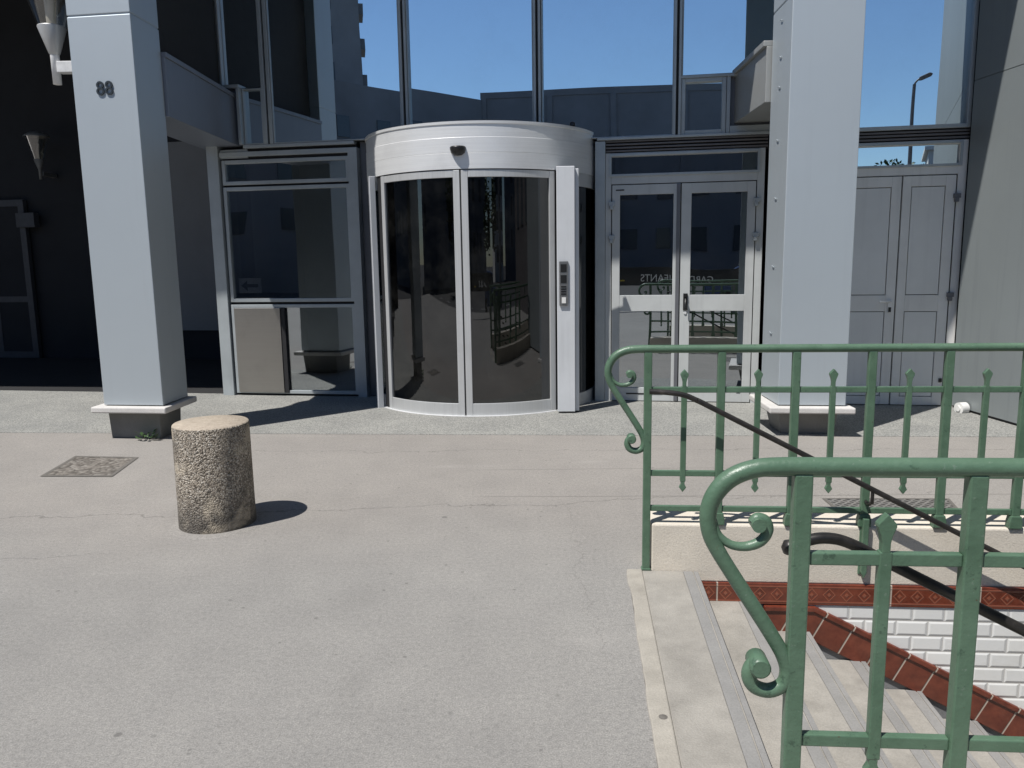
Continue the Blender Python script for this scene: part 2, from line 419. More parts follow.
M['curb'] = concrete_mat('beige_concrete', (.66,.605,.515), .1, 3, .3, .3, (.50,.46,.39))
M['kerb'] = concrete_mat('pale_kerb_stone', (.37,.345,.30), .2, 7, .65, .4, (.23,.21,.18))
M['step'] = concrete_mat('step_stone', (.325,.307,.275), .24, 5, .75, .45, (.215,.202,.18))
M['nosing'] = concrete_mat('nosing_strip', (.26,.255,.245), .12, 6, .3)
M['skirt'] = concrete_mat('grey_wall_skirting', (.20,.205,.21), .1, 4, .3)
M['green'] = green_mat()
M['black'] = worn_black_mat()
M['tile_white'] = white_tile_mat()
M['tile_red'] = red_tile_mat('red_ornament_tile', .43, 1, 0, True)
M['tile_slope'] = red_tile_mat('red_border_tile', .155, .894, -.447, False)
M['bollard'] = bollard_mat()
M['iron'] = aggregate_mat('worn_iron_cover', (.155,.14,.122), (.21,.19,.168), 30, .8, (.28,.262,.235))
M['iron_rim'] = concrete_mat('cover_rim', (.15,.14,.125), .2, 9, .4)
M['grate'] = grid_mat('grey_grating', (.24,.23,.215), (.075,.07,.065), .042, PI/4, .28)
M['numbers'] = plain('dark_grey_numbers', (.035,.045,.055), .4)
M['leafgreen'] = plain('weed_green', (.06,.12,.04), .6)
M['lamp_metal'] = painted('lamp_grey_metal', (.5,.5,.49), .35, .05, 4, .3)
M['shaded_lamp'] = plain('shade_grey_lamp_paint', (.16,.16,.155), .5)  # darkened copy of the lamp paints, for the lamp in the passage shade
M['white_paint'] = plain('white_paint', (.78,.78,.77), .4)
M['opp'] = concrete_mat('opposite_concrete', (.23,.23,.24), .15, .35, .4, .1)
M['opp_w'] = concrete_mat('white_render', (.66,.65,.62), .08, .4, .2, .1)
M['opp_glass'] = plain('dark_window', (.07,.08,.095), .15)
M['bark'] = concrete_mat('bark', (.07,.055,.04), .3, 5)
M['leaves'] = plain('tree_leaves', (.045,.085,.03), .6)
M['sign'] = plain('dark_sign_board', (.02,.022,.025), .4)
M['sign_white'] = plain('sign_white', (.88,.88,.86), .5)
M['sign_yellow'] = plain('sign_yellow', (.55,.42,.05), .5)
M['car'] = plain('blue_car_paint', (.05,.09,.2), .2)
M['tyre'] = plain('tyre_rubber', (.02,.02,.02), .8)

# ------------------------------------------------------------------ reference frames
FA = rot_frame((1.884, 8.732), 10)            # facade: u right, v into the building
FS = rot_frame((.66, 3.90), 5)                # far side of the stairwell
FN = rot_frame((.602, 1.64), 4.5)             # near side of the stairwell
HOLE = [FS(-.075, -2.26, 0), FS(7.2, -2.26, 0), FS(7.2, 0, 0), FS(-.075, 0, 0)]

# ------------------------------------------------------------------ ground
def ring(mb, inner, outer, z):
    n = len(inner)
    mb.add([(p[0],p[1],z) for p in inner]+[(p[0],p[1],z) for p in outer],
           [(i, (i+1)%n, (i+1)%n+n, i+n) for i in range(n)])
pv = MB(); outer = [(-26,-9),(26,-9),(26,18),(-26,18)]
ring(pv, HOLE, outer, 0)
pv.add([(-26,-9,0),(26,-9,0),(26,-9,-.13),(-26,-9,-.13)], [(0,1,2,3)])
o = pv.build('pavement', M['asphalt'], fix=False); tag(o, kind='structure')
for p in o.data.polygons: pass
bm = bmesh.new(); bm.from_mesh(o.data)
for f in bm.faces:
    f.normal_update()
    if f.normal.z < -.5: f.normal_flip()
bm.to_mesh(o.data); bm.free()
rd = MB(); rd.add([(-400,-400,-.12),(400,-400,-.12),(400,-9,-.12),(-400,-9,-.12), (26,-9,-.12),(400,400,-.12),(26,400,-.12),(-26,-9,-.12),(-26,400,-.12),(-400,400,-.12),(26,18,-.12),(-26,18,-.12)],
       [(0,1,2,3),(4,2,5,6),(3,7,8,9),(11,10,6,8)])
tag(rd.build('road', M['road'], fix=False), kind='structure')
# road markings
rm = MB()
for k in range(-8, 9): rm.box(W, k*5-1, k*5+1, -13.1, -12.95, -.12, -.116)
tag(rm.build('road_markings', M['sign_white']), kind='structure')
# washed-gravel strip along the building, one thin sheet
ag = MB(); ag.slab([(-24,9.31),(5.3,6.673),(5.3,8.2),FA(2.8,.3,0)[:2],FA(-5.55,.3,0)[:2],FA(-24,.3,0)[:2]], -.05, .004)
tag(ag.build('footpath', M['aggregate']), kind='structure')
af = MB(); af.slab([FA(-22,.05,0)[:2],FA(-5.52,.05,0)[:2],FA(-5.52,4.2,0)[:2],FA(-22,4.2,0)[:2]], -.05, .009)
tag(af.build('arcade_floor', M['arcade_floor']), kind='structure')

# ------------------------------------------------------------------ office building
B = thing('office_building', (0, 9.6, 0), 'grey metal clad office building with blue reflecting glass front, pillars and number 88', 'building')
TOP = 8.2
# --- pillars
def pillar(fl, fr, depth, vx, zfoot, pl, label, tp):
    U = Vector((fr[0]-fl[0], fr[1]-fl[1], 0)); w = U.length; U.normalize()
    F = Frame(fl, U, (vx, 1))
    b = MB()
    for z0,z1 in ((zfoot, 3.73),(3.742, TOP)):
        b.box(F, 0, w, 0, depth, z0, z1)
    b.box(F, .006, w-.006, .006, depth-.006, 3.72, 3.75)
    o = b.build('pillar', M['panel'], B, .006); tag(o, label)
    c = MB(); c.box(F, -.09, w+.06, -.08, depth+.07, zfoot-.065, zfoot-.008); c.build('cap_slab', M['cap'], o, .012)
    q = MB(); q.box(F, .02, w-.03, .02, depth-.02, zfoot-.01, zfoot+.0)
    q.build('foot_joint', M['gap'], o)
    p = MB(); a0,a1,b0,b1 = pl
    p.add([F(a0+tp,b0+.6*tp,0),F(a1-.4*tp,b0+.6*tp,0),F(a1-.4*tp,b1-.03,0),F(a0+tp,b1-.03,0),F(a0,b0,zfoot-.06),F(a1,b0,zfoot-.06),F(a1,b1,zfoot-.06),F(a0,b1,zfoot-.06)],
          [(0,3,2,1),(4,5,6,7),(0,1,5,4),(1,2,6,5),(2,3,7,6),(3,0,4,7)])
    p.build('plinth', M['plinth'], o, .008)
    return o, F
PL_, FL_ = pillar((-3.80,7.245),(-3.215,7.165), .50, .055, .325, (.005,.52,.045,.48), 'silver blue pillar carrying the number 88', .012)
PR_, FR_ = pillar((2.37,6.935),(2.945,6.86), .56, .04, .285, (.02,.545,.07,.5), 'silver blue pillar behind the green railing', .05)
text('house_number', '88', .165, M['numbers'], PL_, FL_(.298,-.006,3.125), FL_.U, .006, 1.0)
# --- beams from pillars to the front
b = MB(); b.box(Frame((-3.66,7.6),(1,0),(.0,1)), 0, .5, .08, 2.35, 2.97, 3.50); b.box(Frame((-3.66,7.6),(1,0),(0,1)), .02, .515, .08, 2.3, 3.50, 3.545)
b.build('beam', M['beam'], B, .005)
b = MB(); FBR = Frame((2.345,7.45),(1,0),(.03,1))
b.box(FBR, 0, .5, .06, 1.35, 2.985, 3.47); b.box(FBR, -.03, .5, .06, 1.3, 3.47, 3.52)
b.build('beam', M['panel_grey'], B, .005)
# rivet cover strips on the left side of the pillar by the railing
for z in (.9,1.5,2.1,2.6,3.05,3.3,3.6):
    MB().tube([FR_(-.006,.25,z),FR_(-.012,.28,z+.012),FR_(-.006,.31,z+.014)],.004,6).build('clip', M['panel'], PR_)
# --- near-black sheet standing for the dark opening above the left beam, and its post
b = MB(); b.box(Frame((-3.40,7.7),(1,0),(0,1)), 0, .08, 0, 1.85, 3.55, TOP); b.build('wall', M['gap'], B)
b = MB(); b.box(FA, -5.45, -5.27, -.12, .1, 3.50, TOP); b.build('post', M['frame'], B, .004)
b = MB(); b.box(FA, -5.525, -5.378, -.06, .12, 0, 2.99); b.build('post', M['frame'], B, .006)
b = MB(); b.box(FA, -5.25, -5.235, -.1, .06, 3.62, TOP); b.build('post', M['leaf'], B)
# lintel piece under the beam end
b = MB(); b.box(FA, -5.37, -5.02, -.02, .1, 2.83, 2.93); b.build('lintel', M['frame'], B)

def window(u0, u1, z0, z1, glass, w=.04, v0=-.03, v1=.04, fm='frame', vg=.0, label=None, lean=0):
    f = MB().frame(FA, u0, u1, z0, z1, w, v0, v1).build('window', M[fm], B, .004)
    if label: tag(f, label)
    g = MB(); vv = vg
    a_, b_ = u0+w-.004, u1-w+.004          # the pane may sit a little askew in its frame
    g.slab([FA(a_,vv+lean,0)[:2],FA(b_,vv,0)[:2],FA(b_,vv+.008,0)[:2],FA(a_,vv+lean+.008,0)[:2]], z0+w-.004, z1-w+.004); g.build('pane', M[glass], f)
    return f
# left ground-floor window bay
window(-5.355,-3.77,2.525,2.81,'glass_side',.042)
window(-5.355,-3.775,1.145,2.50,'glass_side',.042)
wl = window(-5.36,-3.775,.03,1.115,'glass_side',.04)
s = MB(); s.box(FA, -5.315,-4.72,-.05,-.01,.045,1.075); s.build('steel_panel', M['steel'], wl, .004)
s = MB(); s.box(FA, -4.715,-4.665,-.04,.0,.04,1.075); s.build('panel_edge', M['gap'], wl)
b = MB(); b.box(FA,-3.775,-3.665,-.05,.12,0,2.90); b.build('post', M['frame'], B, .005)
b = MB(); b.box(FA,-5.37,-3.68,-.045,.08,2.845,2.90); b.box(FA,-5.05,-3.69,-.06,.06,2.935,2.972); b.build('ledge', M['frame'], B, .004)
for b in (MB().box(FA,-5.36,-3.68,.0,.08,2.80,2.94), MB().box(FA,-5.36,-3.78,.005,.05,1.112,1.148), MB().box(FA,-5.36,-3.78,.005,.05,2.495,2.53)): b.build('joint_strip', M['gap'], B)
# upper left windows
window(-5.025,-4.785,2.975,3.60,'glass_up',.014,-.05,.03)
b = MB(); b.box(FA,-5.23,-4.79,-.03,.02,3.61,TOP); g_ = b.build('window_band', M['glass_up'], B)
window(-4.665,-3.115,2.975,TOP,'glass_up',.014,-.05,.03,lean=-.034)
b = MB(); b.box(FA,-4.782,-4.735,-.06,.05,2.975,TOP); b.box(FA,-4.712,-4.668,-.06,.05,2.975,TOP); b.build('mullion', M['frame'], B, .004)
b = MB(); b.box(FA,-4.738,-4.709,-.03,.05,2.975,TOP); b.build('joint_strip', M['gap'], B)
b = MB(); b.box(FA,-5.065,-5.028,-.12,.04,2.975,3.60); b.build('mullion', M['frame'], B, .004)
b = MB(); b.box(FA,-5.235,-5.028,-.12,-.02,3.602,3.64); b.build('ledge', M['frame'], B, .004)
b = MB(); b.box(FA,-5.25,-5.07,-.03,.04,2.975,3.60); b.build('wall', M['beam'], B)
# dark panel between window bay and drum
b = MB(); b.box(FA,-3.66,-3.40,.06,.1,0,2.97); b.build('wall', M['frame_dark'], B)
# upper middle windows
window(-3.03,-1.62,2.80,TOP,'glass_up',.012,-.05,.03)
window(-1.53,-.125,2.885,TOP,'glass_up',.012,-.05,.03)
for u in (-3.072,-1.576,-.088):
    b = MB(); b.box(FA,u-.041,u-.013,-.07,.05,2.87,TOP); b.box(FA,u+.013,u+.041,-.07,.05,2.87,TOP); b.build('mullion', M['frame'], B, .004)
    b = MB(); b.box(FA,u-.016,u+.016,-.04,.05,2.87,TOP); b.build('joint_strip', M['gap'], B)
window(-.045,.415,2.885,3.455,'glass_up',.042,-.05,.03)
window(-.045,.95,3.475,TOP,'glass_up',.014,-.05,.03)
b = MB(); b.box(FA,.42,.455,-.05,.03,2.885,3.47); b.box(FA,-.05,.52,-.065,.0,3.455,3.478); b.build('mullion', M['frame'], B)
b = MB(); b.box(FA,.455,1.12,.0,.06,2.885,3.47); b.build('wall', M['frame_dark'], B)
b = MB(); b.box(FA,.46,1.0,-.05,0,2.885,2.955); b.build('lintel', M['frame'], B)
b = MB(); b.box(FA,-.93,.90,-.075,.05,2.858,2.885); b.build('ledge', M['frame'], B, .004)
b = MB()
for z in (2.735,2.768,2.803,2.836): b.box(FA,-.835,.85,-.045,.05,z,z+.018)
b.build('louvre', M['louvre'], B, .003)
b = MB(); b.box(FA,-.84,.86,.0,.05,2.72,2.858); b.build('joint_strip', M['gap'], B)
b = MB(); b.box(FA,-.95,-.84,-.06,.12,0,2.85); b.build('post', M['frame'], B, .005)

# --- glazed double door
def hinge(u, z, parent, mat='frame'):
    h = MB(); h.box(FA,u-.03,u+.035,-.075,-.035,z-.015,z+.03); h.box(FA,u-.02,u+.018,-.085,-.03,z-.055,z-.012)
    h.build('hinge', M[mat], parent, .004)
D1 = MB(); D1.box(FA,-.838,-.775,-.035,.08,0,2.725); D1.box(FA,.755,.83,-.035,.08,0,2.725); D1.box(FA,-.775,.755,-.035,.08,2.395,2.50); D1.box(FA,-.775,.755,-.035,.08,2.685,2.725)
D1 = D1.build('double_door', M['door'], B, .004); tag(D1, 'glazed pale grey double door between drum and pillar')
g = MB(); g.box(FA,-.79,.77,.0,.008,2.49,2.70); g.build('transom_pane', M['glass_door'], D1)
g = MB().frame(FA,-.80,.78,2.475,2.715,.026,-.05,-.032); g.build('transom_frame', M['frame'], D1, .003)
def glazed_leaf(u0, u1, gl0, gl1, mid):
    l = MB()
    z0,z1 = .012,2.385
    l.box(FA,u0,gl0,-.045,.01,z0,z1); l.box(FA,gl1,u1,-.045,.01,z0,z1)
    for a,b_ in ((z0,.16),(1.017,1.194),(2.28,z1)): l.box(FA,gl0,gl1,-.043,.01,a,b_)
    o = l.build('door_leaf', M['door'], D1, .003)
    g = MB(); g.box(FA,gl0-.004,gl1+.004,-.018,-.010,.156,1.021); g.box(FA,gl0-.004,gl1+.004,-.018,-.010,1.19,2.284); g.build('pane', M['glass_door'], D1)
glazed_leaf(-.765,-.034,-.68,-.107,0); glazed_leaf(-.024,.745,.082,.66,0)
a_ = MB(); a_.box(FA,-.075,-.036,-.06,-.044,.02,2.38); a_.build('meeting_stile', M['frame_dark'], D1, .003)
b = MB(); b.box(FA,-.775,-.762,-.02,.02,.01,2.395); b.box(FA,.742,.757,-.02,.02,.01,2.395); b.box(FA,-.775,.755,-.02,.02,2.383,2.397); b.box(FA,-.035,-.023,-.03,.0,.01,2.39); b.build('seal', M['gap'], D1)
for z in (2.18,1.82): hinge(-.77,z,D1); hinge(.75,z,D1)
h = MB(); h.box(FA,.012,.058,-.062,-.045,1.03,1.21); h.tube([FA(.035,-.06,1.15),FA(.035,-.1,1.15),FA(.032,-.105,1.05)],.011,8); h.box(FA,.02,.05,-.075,-.06,1.17,1.2); h.build('handle', M['dark_plastic'], D1)
h = MB(); h.tube([FA(.034,-.044,1.0),FA(.034,-.055,1.0)],.016,12); h.build('lock', M['drum'], D1)
h = MB(); h.box(FA,-.6,-.2,-.047,-.042,.085,.10); h.build('vent_slot', M['gap'], D1)
h = MB(); h.box(FA,.60,.64,-.05,-.042,.12,.15); h.build('floor_bolt', M['gap'], D1)
h = MB(); h.box(FA,-.725,-.635,-.047,-.043,2.325,2.338); h.build('door_plate', M['gap'], D1)
# --- solid double door on the right
D2 = MB(); D2.box(FA,1.03,1.10,-.035,.08,0,2.73); D2.box(FA,2.715,2.795,-.035,.08,0,2.73); D2.box(FA,1.10,2.715,-.035,.08,2.395,2.50); D2.box(FA,1.10,2.715,-.035,.08,2.69,2.73)
D2 = D2.build('double_door', M['door_lightened'], B, .004); tag(D2, 'solid pale blue grey double door beside the side wall')
g = MB(); g.box(FA,1.09,2.73,.0,.008,2.49,2.70); g.build('transom_pane', M['glass_up'], D2)
g = MB().frame(FA,1.09,2.745,2.475,2.72,.024,-.05,-.032); g.build('transom_frame', M['frame'], D2, .003)
for u0,u1,p0,p1,u2 in ((1.12,2.183,1.25,2.09,2.0),(2.197,2.70,2.28,2.605,2.6)):
    l = MB(); l.box(FA,u0,p0,-.045,.01,.012,2.385); l.box(FA,p1,u1,-.045,.01,.012,2.385)
    for a,b_ in ((.012,.10),(1.006,1.175),(2.28,2.385)): l.box(FA,p0,p1,-.044,.01,a,b_)
    l.build('door_leaf', M['door_lightened'], D2, .003)
    q = MB(); q.box(FA,p0+.007,p1-.007,-.04,0,.107,.999); q.box(FA,p0+.007,p1-.007,-.04,0,1.182,2.273); q.build('door_panel', M['door_panel'], D2, .003)
b = MB(); b.box(FA,1.1,2.72,.012,.03,.005,2.40); b.box(FA,2.7,2.716,-.02,.02,.01,2.395); b.build('seal', M['gap'], D2)
for z in (2.17,1.17): hinge(2.71,z,D2,'frame_dark')
h = MB(); h.box(FA,2.115,2.15,-.06,-.044,1.0,1.13); h.tube([FA(2.132,-.06,1.11),FA(2.132,-.1,1.11),FA(2.02,-.105,1.11)],.011,8); h.build('handle', M['drum'], D2)
h = MB(); h.box(FA,2.12,2.146,-.066,-.05,1.0,1.05); h.build('lock', M['dark_plastic'], D2)
h = MB(); h.box(FA,2.66,2.69,-.06,-.044,.26,.3); h.build('floor_bolt', M['dark_plastic'], D2)
# upper right window and louvre band
window(1.0,2.795,2.845,TOP,'glass_up',.04,-.05,.03)
b = MB()
for z in (2.745,2.78,2.812): b.box(FA,1.03,2.8,-.03,.05,z,z+.02)
b.build('louvre', M['louvre'], B, .003)
b = MB(); b.box(FA,1.03,2.79,.01,.05,2.72,2.85); b.build('joint_strip', M['gap'], B)
b = MB(); b.box(FA,2.797,2.86,-.02,.05,0,TOP); b.build('joint_strip', M['gap'], B)
# --- side wall on the right
FW = Frame((4.60,8.16),(1,-.05),(-.078,1))
b = MB()
b.box(FW,0,.5,-4.6,-.02,.03,1.28); b.box(FW,0,.5,-4.6,-.02,1.28,3.27); b.box(FW,0,.5,-4.6,-.02,3.278,TOP); b.box(FW,.008,.5,-4.6,-.02,3.26,3.29)
tag(b.build('side_wall', M['wall_r'], B, .0), 'grey green panelled side wall right of the doors')
b = MB(); b.box(FW,.015,.5,-4.6,-.02,0,.03); b.build('joint_strip', M['gap'], B)
# --- overhanging storeys (out of the picture, they shade the front)
b = MB(); e = [FA(-20,-2.75,0),FA(-5.2,-2.22,0),FA(1.15,-2.04,0),FA(1.15,.06,0),FA(-20,.06,0)]
b.slab([p[:2] for p in e], 6.5, TOP); b.build('overhang', M['panel'], B)
b = MB(); b.slab([(2.02,6.15),(4.66,7.09),(4.66,8.2),FA(1.16,.06,0)[:2],FA(1.16,-1.9,0)[:2]], 6.42, TOP); b.build('overhang', M['panel'], B)  # unseen slab, edge slanted to cast the side wall's diagonal shadow
# roof, back and lobby
b = MB(); b.slab([FA(-20,.07,0)[:2],FA(6,.07,0)[:2],FA(6,12,0)[:2],FA(-20,12,0)[:2]], TOP, TOP+.3); b.build('roof', M['opp'], B)
b = MB(); b.slab([FA(-20,.0,0)[:2],FA(5.5,.0,0)[:2],FA(5.5,12,0)[:2],FA(-20,12,0)[:2]], TOP+.31, 24); b.slab([FA(-20,-2.6,0)[:2],FA(-5.2,-2.2,0)[:2],FA(-5.2,-.01,0)[:2],FA(-20,-.01,0)[:2]], TOP+.31, 24); b.slab([FW(0,-4.6,0)[:2],FW(6,-4.6,0)[:2],FW(6,-.6,0)[:2],FW(0,-.6,0)[:2]], TOP+.02, 24); b.build('sky_block_storeys', M['opp'], B)  # unseen storeys, added to block sky light
b = MB(); b.box(FA,-5.5,2.8,6,6.2,0,TOP); b.box(FA,2.86,3.05,.06,6,0,TOP); b.box(FA,-5.62,-5.50,.12,6,0,3.45); b.box(FA,-5.5,2.86,.2,6,6.0,6.2); b.build('lobby_wall', M['lobby'], B)
b = MB(); b.box(FA,-5.5,2.86,.06,6,-.05,.012); b.build('lobby_floor', M['lobby_floor'], B)
b = MB(); b.box(FA,-4.45,-4.05,1.0,1.4,0,6); b.box(FA,-5.4,-4.9,2.2,2.4,0,3); b.build('lobby_column', M['lobby'], B)
b = MB(); b.box(FA,-5.27,-4.98,.034,.042,1.25,1.43); ls = b.build('direction_sign', M['white_plastic'], B)
b = MB(); b.prism(FA,[(-5.24,1.34),(-5.16,1.40),(-5.16,1.36),(-5.02,1.36),(-5.02,1.32),(-5.16,1.32),(-5.16,1.28)],.030,.033); b.build('arrow', M['dark_plastic'], ls)
# arcade on the left: deep passage, its darkness put into the wall colour
b = MB(); b.box(FA,-9.0,-5.64,3.36,3.4,.5,3.6); tag(b.build('wall', M['lobby'], B), 'dim grey wall seen between pillar and window bay')
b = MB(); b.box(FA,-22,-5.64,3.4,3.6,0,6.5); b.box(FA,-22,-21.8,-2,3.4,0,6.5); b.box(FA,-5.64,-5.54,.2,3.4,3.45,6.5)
tag(b.build('arcade_wall', M['dark_wall'], B), 'back wall of the covered passage, coloured dark for its shade')
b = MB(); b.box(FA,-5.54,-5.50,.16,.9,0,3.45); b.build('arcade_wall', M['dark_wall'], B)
gd = MB().frame(FA,-13.1,-10.95,.02,2.75,.11,3.28,3.36); gd.box(FA,-13,-11.05,3.29,3.35,1.0,1.1); gd.box(FA,-11.75,-11.65,3.29,3.35,.1,2.65); gd = gd.build('passage_door', M['passage'], B)
g = MB(); g.box(FA,-13.0,-11.05,3.3,3.31,.1,2.68); g.build('door_leaf', M['dark_wall'], gd)
b = MB(); b.box(FA,-11.05,-10.7,3.2,3.32,2.28,2.52); b.build('junction_box', M['passage'], B)

# --- cylindrical entrance
CD = (-.305, 9.352, 0); R = 1.307
rad = math.radians
DR = MB(); DR.lathe(CD, [(R-.05,2.50),(R,2.50),(R,2.652),(R-.003,2.655),(R,2.658),(R-.001,2.80),(R-.004,2.803),(R-.004,2.925),(R+.005,2.93),(R+.006,2.955),(R-.03,2.96),(R-.03,2.94),(0.001,2.935)], 96)
DR = DR.build('entrance_drum', M['drum'], B, 0); tag(DR, 'cylindrical brushed aluminium entrance with curved sliding doors')
m_ = DR.modifiers.new('es','EDGE_SPLIT'); m_.split_angle = rad(25)
b = MB(); b.lathe(CD, [(R-.05,2.46),(.001,2.46)], 48); b.lathe(CD,[(R-.06,2.5),(R-.06,2.46)],48); b.build('drum_ceiling', M['frame_dark'], DR)
b = MB(); b.lathe(CD, [(R-.02,.012),(.001,.014)], 48); b.build('drum_floor', M['lobby_floor'], DR)
aL, aM, aR = rad(-55.5), rad(-7.9), rad(37)
def leaf(a0, a1):
    l = MB(); r0, r1 = R-.05, R-.005; z0, z1 = .006, 2.49; da = .075/R
    l.arcbox(CD, r0,r1,a0,a0+da*.9,z0,z1,4); l.arcbox(CD,r0,r1,a1-da*.9,a1,z0,z1,4)
    l.arcbox(CD, r0+.003,r1-.003,a0+da*.9,a1-da*.9,z0,.135,24); l.arcbox(CD,r0+.003,r1-.003,a0+da*.9,a1-da*.9,2.42,z1,24)
    l.build('door_leaf', M['leaf'], DR, .003)
    g = MB(); g.arcbox(CD, R-.032,R-.024,a0+da*.85,a1-da*.85,.13,2.425,40)
    g = g.build('curved_pane', M['glass_drum'], DR)
    for p in g.data.polygons: p.use_smooth = False
leaf(aL+.03, aM-.006); leaf(aM+.006, aR-.01)
b = MB(); b.arcbox(CD,R-.04,R-.012,aM-.007,aM+.007,.02,2.49,2); b.arcbox(CD,R-.06,R-.012,aL-.04,aL+.032,.02,2.49,4); b.arcbox(CD,R-.06,R-.012,aR-.012,aR+.04,.02,2.49,4); b.build('seal', M['gap'], DR)
# jamb posts
b = MB(); b.arcbox(CD,R+.02,R+.085,aL-.062,aL-.032,.0,2.50,4); b.build('jamb', M['white_post'], DR, .004)
FP = Frame((.475,8.135),(.995,-.03),(.1,1))
b = MB(); b.box(FP,0,.185,0,.16,.02,2.52); b.box(FP,.185,.225,.05,.2,.02,2.5); jp = b.build('jamb', M['white_post'], DR, .006)
# keypad
k = MB(); k.box(FP,.025,.115,-.022,0,1.13,1.58); kp = k.build('keypad', M['keypad'], DR, .004)
k = MB(); k.box(FP,.04,.1,-.026,-.02,1.47,1.55); k.box(FP,.04,.1,-.026,-.02,1.36,1.44)
for i in range(4): k.box(FP,.043,.097,-.027,-.02,1.24+.025*i,1.255+.025*i)
k.build('keys', M['dark_plastic'], DR)
k = MB(); k.box(FP,.05,.092,-.03,-.02,1.155,1.215); k.build('card_reader', M['white_plastic'], DR)
# side glazing of the drum
for a0,a1 in ((rad(-100),aL-.06),(aR+.19,rad(102))):
    f = MB(); f.arcbox(CD,R-.05,R-.004,a0,a1,.0,.14,24); f.arcbox(CD,R-.05,R-.004,a0,a1,2.36,2.50,24); f.arcbox(CD,R-.05,R-.004,a0 if a0<0 else a1-.05,a0+.05 if a0<0 else a1,.14,2.36,3)
    f.build('side_frame', M['leaf'], DR)
    g = MB(); g.arcbox(CD,R-.03,R-.022,a0,a1,.13,2.37,32); g.build('curved_pane', M['glass_drum'], DR)
b = MB(); b.arcbox(CD,R-.06,R+.02,aL-.05,aR+.05,.0,.008,24); b.build('threshold', M['drum'], DR)
# motion sensor over the doors
sp = (CD[0]+R*math.sin(rad(-8.5)), CD[1]-R*math.cos(rad(-8.5)), 2.655)
s = MB(); s.lathe(sp, [(.001,-.03),(.04,-.026),(.068,-.004),(.08,.035),(.08,.05),(.07,.06),(.001,.062)], 20); s.build('motion_sensor', M['dark_plastic'], DR)
s = MB(); s.lathe((CD[0]+R*math.sin(rad(48)), CD[1]-R*math.cos(rad(48)), 2.96), [(.03,0),(.03,.03),(.001,.045)], 12); s.build('cable_cap', M['dark_plastic'], DR)
# interior of the drum: dark back screen with frame
b = MB()
for i in range(5):
    a = rad(100+40*i)
    b.tube([(CD[0]+(R-.05)*math.sin(a),CD[1]-(R-.05)*math.cos(a),.02),(CD[0]+(R-.05)*math.sin(a),CD[1]-(R-.05)*math.cos(a),2.46)],.03,8)
b.build('inner_post', M['frame_dark'], DR)

# ------------------------------------------------------------------ wall lamps
def wall_lamp(x, y, z, s, label, bx):
    t = thing('wall_lamp', (x,y,z), label, 'lamp', 'wall lamps of the passage')
    c = (x,y,z); wp, lm = ('white_paint','lamp_metal') if bx == 'pillar' else ('shaded_lamp','shaded_lamp')
    MB().lathe(c, [(.001,.045*s),(.036*s,.045*s),(.038*s,.31*s)], 20).build('tube', M[wp], t)
    MB().lathe(c, [(.04*s,.295*s),(.048*s,.31*s),(.118*s,.525*s),(.115*s,.535*s),(.0001,.52*s)], 28).build('cone', M[lm], t)
    MB().lathe(c, [(.112*s,.53*s),(.27*s,1.07*s)], 28).build('glass_shade', M['glass_lamp'], t)
    MB().lathe(c, [(.04*s,.55*s),(.045*s,.75*s),(.03*s,.9*s),(.001,.93*s)], 16).build('bulb', M[wp], t)
    MB().lathe(c, [(.29*s,1.065*s),(.295*s,1.09*s),(.15*s,1.19*s),(.001,1.22*s)], 28).build('lid', M[lm], t)
    b = MB()
    if bx == 'pillar': b.box(W, x+.03, x+.20, y-.045, y+.045, z+.14, z+.235)
    else: b.box(W, x-.04, x+.04, y+.03, y+.42, z+.14*s, z+.24*s)
    b.build('bracket', M[wp], t, .004)
    return t
wall_lamp(-4.03, 7.42, 3.17, 1.0, 'white bracket lamp with conical glass shade on the pillar numbered 88', 'pillar')
wall_lamp(-7.72, 13.42, 3.0, .66, 'conical lamp on the back wall of the passage, coloured dim for its shade', 'wall')

# small lamp box in the opening beside the left pillar
t = thing('box_lamp', tuple(FA(-5.72,3.3,2.3)), 'small dark box lamp on passage wall between pillar and window', 'lamp')
MB().box(FA,-5.95,-5.7,3.25,3.4,2.35,2.5).build('lamp_body', M['frame_dark'], t, .01)
MB().box(FA,-5.93,-5.72,3.24,3.38,2.1,2.345).build('lamp_glass', M['lobby'], t, .01)

# ------------------------------------------------------------------ bollard
t = MB(); t.lathe((-1.855,4.765,0), [(.229,-.02),(.229,.02),(.227,.15),(.2255,.45),(.2245,.632),(.222,.641),(.216,.646),(.001,.649)], 72)
bo = t.build('bollard', M['bollard']); tag(bo, 'squat round washed gravel concrete bollard standing on the pavement', 'bollard')
bo.location = Vector(bo.location)
t = MB(); t.lathe((-1.85,4.74,0), [(.285,.0005),(.262,.004),(.2,.006)], 40); tag(t.build('bollard_footing', M['asphalt']), 'thin ring of cement round the foot of the bollard', 'footing')

